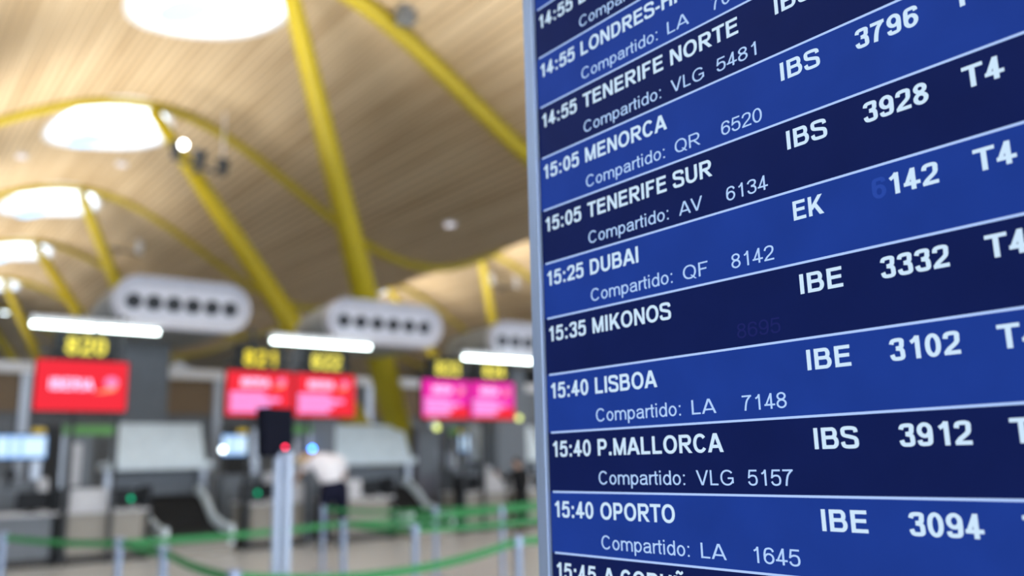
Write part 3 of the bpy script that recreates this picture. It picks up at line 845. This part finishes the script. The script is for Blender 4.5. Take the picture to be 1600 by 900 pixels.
# ------------------------------------------------------------------ air supply heads
def air_head(uc, v0, zc, w, h, label, TY=2.2, LB=2.9, TX=-0.6):
    t = thing('air_supply_unit', label, 'air duct', W(uc, v0, 0), GRID, 'air supply units')
    def cap(y, cx, cz, w, h, n=12):
        r = h / 2; out = []
        for i in range(n + 1):
            a = -PI / 2 + PI * i / n; out.append((cx + w / 2 - r + r * math.cos(a), y, cz + r * math.sin(a)))
        for i in range(n + 1):
            a = PI / 2 + PI * i / n; out.append((cx - w / 2 + r + r * math.cos(a), y, cz + r * math.sin(a)))
        return out
    mb = MB()
    mb.rings([cap(0.16, 0, zc, w - 0.34, h - 0.34), cap(0.14, 0, zc, w - 0.30, h - 0.30), cap(0.0, 0, zc, w, h), cap(0.05, 0, zc, w + 0.03, h + 0.03), cap(0.22, 0, zc, w + 0.03, h + 0.03)])
    mb.build('face', M['duct'], t, True)
    mb = MB()
    mb.rings([cap(0.20, 0, zc, w, h), cap(LB * 0.6, -0.02, zc - 0.02, w * 0.98, h * 0.98), cap(LB, -0.05, zc - 0.06, w * 0.90, h * 0.94), cap(LB + 0.12, -0.05, zc - 0.1, w * 0.84, h * 0.8)])
    mb.build('body', M['ductshade'], t, True)
    k = 6
    for i in range(k):
        x = (i - 2.5) * w * 0.142 + 0.0 * w
        r = 0.135 * h / 1.1
        mb = MB()
        ringz = lambda rr, y: [(x + rr * math.cos(2 * PI * j / 18), y, zc + rr * math.sin(2 * PI * j / 18)) for j in range(18)]
        mb.rings([ringz(r * 1.25, 0.145), ringz(r * 1.25, 0.11), ringz(r, 0.10), ringz(r * 0.7, 0.14)])
        mb.build('nozzle', M['ductdark'], t, True)
    mb = MB(); mb.box(TX, TX + 1.0, TY, TY + 0.6, 0, zc - 0.35, 0.05); mb.build('tower', M['midgrey'], t)
    return t
air_head(5.33, 17.6, 4.84, 2.72, 1.02, 'pale rounded air supply head with six dark nozzles, above the single red sign')
air_head(9.20, 16.15, 4.55, 2.80, 0.94, 'pale rounded air supply head with six nozzles, in front of the yellow column', 1.7, 1.9, -1.35)
air_head(13.5, 16.3, 4.42, 2.8, 0.94, 'pale air supply head half hidden by the flight board', 1.5, 2.2, -0.2)

# ------------------------------------------------------------------ stanchions with green tape
def stanchion(u, v, label, tapes, h=0.97):
    t = thing('queue_post', label, 'queue barrier post', W(u, v, 0), GRID, 'queue posts with green tape')
    mb = MB(); mb.lathe([(0.17, 0), (0.17, 0.012), (0.15, 0.028), (0.04, 0.045), (0.034, 0.05)], 24); mb.build('base', M['steel'], t, True)
    mb = MB(); mb.lathe([(0.033, 0.045), (0.033, h - 0.10)], 16); mb.build('pole', M['bluesteel'], t, True)
    mb = MB(); mb.lathe([(0.033, h - 0.10), (0.042, h - 0.095), (0.042, h - 0.01), (0.036, h)], 16); mb.build('tape_head', M['bluesteel'], t, True)
    for (du, dv, sag) in tapes:
        du, dv = du - u, dv - v
        L = math.hypot(du, dv); n = 16; pr = Vector((-dv / L, du / L, 0)) * 0.0015
        rg = []
        for i in range(n + 1):
            s = i / n; s2 = 0.042 / L + s * (1 - 0.084 / L)
            p = Vector((du * s2, dv * s2, h - 0.05 - sag * 4 * s * (1 - s)))
            rg.append([p - pr + Vector((0, 0, -0.030)), p + pr + Vector((0, 0, -0.030)), p + pr + Vector((0, 0, 0.030)), p - pr + Vector((0, 0, 0.030))])
        mb = MB(); mb.rings(rg); mb.build('tape', M['green'], t)
    return t
stanchion(1.44, 10.3, 'queue post at the far left edge of the photo', [(2.09, 8.44, 0.02)])
stanchion(2.09, 8.44, 'queue post below the left desk, where tapes run left, right and forward', [(4.55, 8.96, 0.02), (2.11, 7.19, 0.01)])
stanchion(2.11, 7.19, 'queue post third from left, its tape dropping away to lower right', [(1.92, 5.16, 0.02)])
stanchion(1.92, 5.16, 'nearest queue post, only its head showing at the bottom edge', [(4.42, 5.66, 0.10)])
stanchion(4.55, 8.96, 'queue post right of the bending person, tapes on both sides', [(4.59, 7.52, 0.02), (7.12, 9.46, 0.03)])
stanchion(4.59, 7.52, 'queue post in the middle, below the second pale hood', [(7.1, 7.9, 0.03)])
stanchion(4.42, 5.66, 'queue post closest to the flight board edge', [(6.9, 6.1, 0.03)])
stanchion(7.12, 9.46, 'slim queue post below the magenta sign', [(9.6, 9.9, 0.03)])
stanchion(6.66, 10.37, 'slim queue post behind the middle post, right of the white hood', [(7.12, 9.46, 0.02), (9.2, 10.9, 0.03)])
stanchion(5.90, 12.29, 'queue post standing close behind the bending person', [(6.66, 10.37, 0.03)])

for (a, b) in ((7.1, 7.9), (6.9, 6.1), (9.6, 9.9), (9.2, 10.9)):
    stanchion(a, b, 'queue post hidden behind the flight board, holding the end of a green tape', [])

# ------------------------------------------------------------------ tall double pole with dark display seen from the side
def info_pole():
    t = thing('display_pole', 'tall double tube pole with a dark display box and red light, before the red sign', 'display pole', W(2.60, 6.09, 0), 0)
    for x in (-0.037, 0.037):
        mb = MB(); mb.lathe([(0.034, 0.02), (0.034, 1.66)], 16, (x, 0, 0)); mb.build('tube', M['polesteel'], t, True)
    mb = MB(); mb.box(-0.24, 0.24, -0.2, 0.2, 0, 0.025, 0.006); mb.build('base', M['steel'], t)
    m = Matrix.Translation((-0.065, 0.0, 1.79)) @ Matrix.Rotation(R(62), 4, 'Z') @ Matrix.Rotation(R(-4), 4, 'X')
    mb = MB(); mb.box(-0.15, 0.15, -0.045, 0.045, -0.165, 0.19, 0.012, m); bx = mb.build('display_box', M['blackbox'], t)
    mb = MB(); mb.ball((0.057, -0.175, 1.69), 0.011); mb.build('status_light', M['lampred'], bx)
    return t
info_pole()

# ------------------------------------------------------------------ light clusters on struts and roof beams, downlights
def cluster(u, v, z, label, n=3, sp=0.62, power=0, lamp=True, tilt=0.0):
    t = thing('spotlight_cluster', label, 'spotlight', W(u, v, z), GRID, 'spotlight clusters on the struts')
    mb = MB(); L = sp * (n - 1)
    mb.tube([(-L / 2 - 0.1, -0.3, 0.05 - tilt * -L / 2), (L / 2 + 0.1, -0.3, 0.05 - tilt * L / 2)], 0.05, 10); mb.tube([(0, -0.32, 0), (0, 0.12, 0)], 0.07, 10)
    mb.build('bracket', M['darkgrey'], t)
    for i in range(n if lamp else 0):
        x = -L / 2 + sp * i; zz = 0.05 - tilt * x
        mb = MB(); mb.tube([(x, -0.32, zz + 0.02), (x, -0.34, zz + 0.22), (x, -0.36, zz + 0.42)], [0.11, 0.16, 0.19], 14); lamp_o = mb.build('lamp_body', M['darkgrey'], t, True)
        if lamp and i == 0:
            mb = MB(); mb.ball((x + 0.14, -0.50, zz + 0.34), 0.10); mb.build('lens', M['lampspot'], lamp_o)
    if lamp:
        mb = MB(); mb.tube([(L / 2, -0.3, 0.1), (L / 2, -0.3, roof(u) - z - 0.3)], 0.03, 8); mb.build('cable_tube', M['white'], t)
    else:
        for x, h in ((-L / 2, 0.55), (L / 2, 1.15)):
            mb = MB(); mb.tube([(x, -0.3, 0.05 - tilt * x), (x, -0.3, 0.05 - tilt * x + h)], 0.13, 12); mb.build('lamp_body', M['white'], t, True)
    return t
cluster(7.02, 22.95, 9.55, 'dark three lamp cluster with one bright lamp, clamped on the strut near the second skylight', 3, 0.64, tilt=0.18)
cluster(8.25, 36.7, 10.3, 'grey lamp cluster on the farther column strut below the third skylight', 3, 0.8, lamp=False, tilt=0.1)
cluster(26.0, 34.2, 10.2, 'small lamp cluster under the bright vault beside the flight board', 3, 0.8, lamp=False)
tb = thing('beam_lamp', 'small grey lamp box on the roof beam at the top of the photo', 'lamp', W(8.61, 14.72, 10.88), GRID)
mb = MB(); mb.box(-0.18, 0.18, -0.42, -0.1, -0.20, 0.16, 0.03); mb.build('body', M['midgrey'], tb)
mb = MB(); mb.box(-0.14, 0.14, -0.38, -0.14, 0.16, 0.20, 0.01); mb.build('lens', M['white'], tb)

def downlight(u, v, label, r=0.16, m='lampdim', drop=0.02):
    t = thing('ceiling_downlight', label, 'lamp', W(u, v, roof(u) - drop), GRID, 'ceiling downlights')
    mb = MB(); mb.lathe([(r * 1.25, 0.03), (r * 1.25, -0.03), (r, -0.05), (r, 0.03)], 20); mb.build('ring', M['white'], t, True)
    mb = MB(); mb.lathe([(r * 0.98, 0.0), (r * 0.98, -0.04), (r * 0.5, -0.055)], 20); mb.build('lens', M[m], t, True)
downlight(3.53, 28.53, 'small pale downlight in the timber ceiling, left below the second skylight')
downlight(13.42, 20.03, 'small pale downlight in the dark dip of the timber ceiling beside the flight board')
downlight(6.62, 29.57, 'faint downlight just beneath the second skylight')
downlight(7.52, 61.08, 'bright white downlight at the left edge, below the small far skylights', 0.26, 'lampwhite')
downlight(8.98, 70.87, 'white downlight at the left edge, lowest and deepest in the hall', 0.20, 'lampwhite')

def marker_lamp(u, v, z, m, label, r):
    t = thing('indicator_lamp', label, 'lamp', W(u, v, 0), GRID)
    mb = MB(); mb.lathe([(0.10, 0), (0.10, 0.02), (0.022, 0.03), (0.022, z - r * 0.8)], 12); mb.build('stem', M['midgrey'], t, True)
    mb = MB(); mb.ball((0, 0, z), r); mb.build('bulb', M[m], t, True)
marker_lamp(8.22, 17.72, 1.93, 'lampblue', 'round blue lamp above the bending person', 0.040)
marker_lamp(11.36, 17.6, 2.40, 'lamplime', 'round lime lamp under the left end of the magenta sign', 0.075)
marker_lamp(12.93, 16.40, 2.575, 'lamplime', 'round pale yellow lamp between magenta sign and flight board', 0.069)

# ------------------------------------------------------------------ people
def skin_mesh(name, joints, links, m, parent, root=0, sub=2):
    me = bpy.data.meshes.new(name)
    me.from_pydata([j[0] for j in joints], links, [])
    me.materials.append(m)
    o = bpy.data.objects.new(name, me); COL.objects.link(o)
    o.parent = parent
    sk = o.modifiers.new('skin', 'SKIN'); sk.use_smooth_shade = True
    if not me.skin_vertices: me.skin_vertices.new()
    for i, j in enumerate(joints):
        r = j[1]; me.skin_vertices[0].data[i].radius = r if isinstance(r, tuple) else (r, r)
    me.skin_vertices[0].data[root].use_root = True
    sd = o.modifiers.new('smooth', 'SUBSURF'); sd.levels = sub; sd.render_levels = sub
    return o
def person(label, loc, rot, J, cloth, hair, sc=1.0):
    """J: dict of joints in metres (x right, y forward, z up)"""
    t = thing('person', label, 'person', loc, rot); t.scale = (sc,) * 3
    V = {k: Vector(p) for k, p in J.items()}
    jn, ln, ix = [], [], {}
    def add(k, p, r, par=None):
        ix[k] = len(jn); jn.append((tuple(p), r))
        if par is not None: ln.append((ix[par], ix[k]))
    add('pelvis', V['pelvis'], (0.15, 0.12)); add('waist', V['pelvis'].lerp(V['chest'], 0.45), (0.135, 0.105), 'pelvis')
    add('chest', V['chest'], (0.155, 0.115), 'waist'); add('neck0', V['neck'], (0.06, 0.06), 'chest')
    hd = V['head'] - V['neck']
    add('skull0', V['neck'] + hd * 0.55, (0.07, 0.08), 'neck0'); add('skull1', V['head'], (0.082, 0.098), 'skull0'); add('skull2', V['head'] + hd.normalized() * 0.07, (0.07, 0.085), 'skull1')
    for s in 'LR':
        add('sh' + s, V['sh' + s], 0.062, 'chest'); add('el' + s, V['el' + s], 0.045, 'sh' + s)
        add('wr' + s, V['wr' + s], (0.032, 0.026), 'el' + s)
        d = (V['wr' + s] - V['el' + s]).normalized()
        side = d.cross(Vector((0, 1, 0.3))).normalized()
        pm = V['wr' + s] + d * 0.06
        add('pa' + s, pm, (0.036, 0.018), 'wr' + s)
        curl = side.cross(d).normalized()
        for q in range(4):
            b = pm + side * (q - 1.5) * 0.019 + d * 0.03
            L = (0.062, 0.072, 0.068, 0.052)[q]
            add('f0%s%d' % (s, q), b, 0.0095, 'pa' + s); add('f1%s%d' % (s, q), b + d * L * 0.5 + curl * 0.006, 0.0085, 'f0%s%d' % (s, q)); add('f2%s%d' % (s, q), b + d * L * 0.9 + curl * 0.022, 0.007, 'f1%s%d' % (s, q))
        tb_ = pm - side * 0.04 - d * 0.02
        add('t0' + s, tb_, 0.011, 'pa' + s); add('t1' + s, tb_ - side * 0.02 + d * 0.035, 0.009, 't0' + s)
        add('hip' + s, V['hip' + s], 0.085, 'pelvis'); add('kn' + s, V['kn' + s], 0.058, 'hip' + s); add('an' + s, V['an' + s], 0.04, 'kn' + s)
        add('toe' + s, V['an' + s] + Vector((0, 0.14, -0.05)), (0.04, 0.028), 'an' + s)
    body = skin_mesh('body', jn, ln, M['skin'], t)
    # face on the body's head: nose and ears in the same skin tone, eyes and mouth darker
    f = (V['face'] if 'face' in V else Vector((0, 1, 0))).normalized(); up = hd.normalized(); sd = f.cross(up).normalized(); h = V['head']
    mb = MB(); mb.tube([h + f * 0.085 + up * 0.02, h + f * 0.115 - up * 0.02], [0.008, 0.016], 8)
    for s in (-1, 1): mb.tube([h + sd * s * 0.078 + up * 0.03, h + sd * s * 0.09, h + sd * s * 0.08 - up * 0.03], [0.012, 0.018, 0.010], 8)
    mb.build('face_features', M['skin'], t, True)
    mb = MB()
    for s in (-1, 1): mb.ball(h + f * 0.088 + sd * s * 0.032 + up * 0.02, 0.011, 8, 6)
    mb.tube([h + f * 0.092 - sd * 0.024 - up * 0.055, h + f * 0.098 - up * 0.057, h + f * 0.092 + sd * 0.024 - up * 0.055], 0.006, 6)
    mb.build('eyes_and_mouth', M['brownhair'], t, True)
    # hair: a cap over the back and top of the skull
    mb = MB(); rg = []
    c = h + up * 0.025 - f * 0.018
    for i in range(9):
        a = PI * 0.98 * i / 8 * 0.62
        rr, zz = (0.100 - 0.012 * (i / 8) ** 3) * math.sin(a) + 0.002, 0.114 * math.cos(a)
        rg.append([c + up * zz + rr * (math.cos(2 * PI * j / 20) * sd * 0.92 + math.sin(2 * PI * j / 20) * f * (1.05 if math.sin(2 * PI * j / 20) < 0 else 0.74)) - f * 0.012 * (i / 8) for j in range(20)])
    mb.rings(rg); mb.build('hair', M[hair], t, True)
    # clothing: top with sleeves, trousers, shoes
    top = [(tuple(V['pelvis'] + Vector((0, 0, -0.09))), (0.20, 0.165)), (tuple(V['pelvis'].lerp(V['chest'], 0.45)), (0.215, 0.175)), (tuple(V['chest']), (0.25, 0.20)), (tuple(V['chest'].lerp(V['neck'], 0.75)), (0.10, 0.09))]
    tl = [(0, 1), (1, 2), (2, 3)]
    for s in 'LR':
        n = len(top); e = V['sh' + s].lerp(V['el' + s], 0.85 if cloth[2] == 'short' else 1.0)
        top += [(tuple(V['sh' + s]), 0.092), (tuple(e), 0.072)]; tl += [(2, n), (n, n + 1)]
        if cloth[2] == 'long': top.append((tuple(V['el' + s].lerp(V['wr' + s], 0.92)), 0.046)); tl.append((n + 1, n + 2))
    skin_mesh('shirt', top, tl, M[cloth[0]], t)
    tr = [(tuple(V['pelvis'] + Vector((0, 0, 0.12))), (0.215, 0.18)), (tuple(V['pelvis']), (0.23, 0.185))]; rl = [(0, 1)]
    for s in 'LR':
        n = len(tr); tr += [(tuple(V['hip' + s] + Vector((0, 0, -0.05))), 0.15), (tuple(V['kn' + s]), 0.11), (tuple(V['an' + s] + Vector((0, 0, 0.02))), 0.072)]; rl += [(1, n), (n, n + 1), (n + 1, n + 2)]
    skin_mesh('trousers', tr, rl, M[cloth[1]], t, 1)
    for s in 'LR':
        a = V['an' + s]; mb = MB()
        mb.rings([[(a.x + wx * math.cos(2 * PI * j / 14), a.y + 0.06 + ly * math.sin(2 * PI * j / 14), zz) for j in range(14)] for wx, ly, zz in ((0.045, 0.14, 0.0), (0.05, 0.145, 0.02), (0.045, 0.13, 0.05), (0.036, 0.07, 0.09))])
        mb.build('shoe', M['shoe'], t, True)
    return t
person('person in white shirt and dark trousers bending forward over the desk, seen from behind', W(7.66, 15.5, 0), GRID - R(2),
       dict(pelvis=(-0.01, 0, 1.02), chest=(-0.10, 0.14, 1.40), neck=(-0.20, 0.36, 1.52), head=(-0.38, 0.44, 1.46), face=(-0.5, 0.6, -0.7),
            shL=(-0.26, 0.26, 1.42), elL=(-0.42, 0.44, 1.24), wrL=(-0.40, 0.68, 1.10), shR=(0.20, 0.20, 1.42), elR=(0.33, 0.30, 1.16), wrR=(0.20, 0.56, 1.05),
            hipL=(-0.13, 0.0, 0.95), hipR=(0.12, 0.0, 0.95), knL=(-0.16, 0.03, 0.51), knR=(0.15, 0.02, 0.51), anL=(-0.17, 0, 0.09), anR=(0.17, -0.02, 0.09)),
       ('shirt', 'trousers', 'short'), 'blond', 1.16)
person('person in black standing at the right desk, one arm raised, beside the flight board', W(12.42, 15.75, 0), GRID,
       dict(pelvis=(0, 0, 0.90), chest=(0.0, 0.02, 1.28), neck=(-0.02, 0.05, 1.46), head=(-0.05, 0.08, 1.60), face=(-0.6, 0.8, 0),
            shL=(-0.18, 0.02, 1.38), elL=(-0.34, 0.18, 1.22), wrL=(-0.36, 0.40, 1.34), shR=(0.18, 0.02, 1.38), elR=(0.25, 0.06, 1.10), wrR=(0.22, 0.28, 0.98),
            hipL=(-0.09, 0, 0.87), hipR=(0.09, 0, 0.87), knL=(-0.10, 0.02, 0.48), knR=(0.10, 0.02, 0.48), anL=(-0.10, 0, 0.09), anR=(0.10, 0, 0.09)),
       ('blackcloth', 'blackcloth', 'long'), 'brownhair', 0.95)

# ------------------------------------------------------------------ uplights: unseen spots added clear of the lamp clusters to brighten the vaults
def uplight(u, v, z, du, dv, dz, power, ang=110, col=(1.0, 0.93, 0.80), size=0.25):
    l = bpy.data.lights.new('uplight', 'SPOT'); l.energy = power; l.spot_size = R(ang); l.spot_blend = 0.9; l.color = col; l.shadow_soft_size = size
    o = bpy.data.objects.new('uplight', l); COL.objects.link(o); o.location = W(u, v, z)
    d = W(du, dv, dz); o.rotation_euler = d.to_track_quat('-Z', 'Y').to_euler()
for vv in (5.5, 14.5, 22.6, 31.6, 40.6, 49.6):
    uplight(4.2, vv, 5.8, -0.02, 0, 1, 3000, 116, size=2.2)
    uplight(UC + PER - 1.5, vv, 5.8, 0.05, 0, 1, 4200, 112, size=2.2)
uplight(9.2, 9.5, 5.0, 0.05, 0.15, 1, 1800, 100, size=2.0)
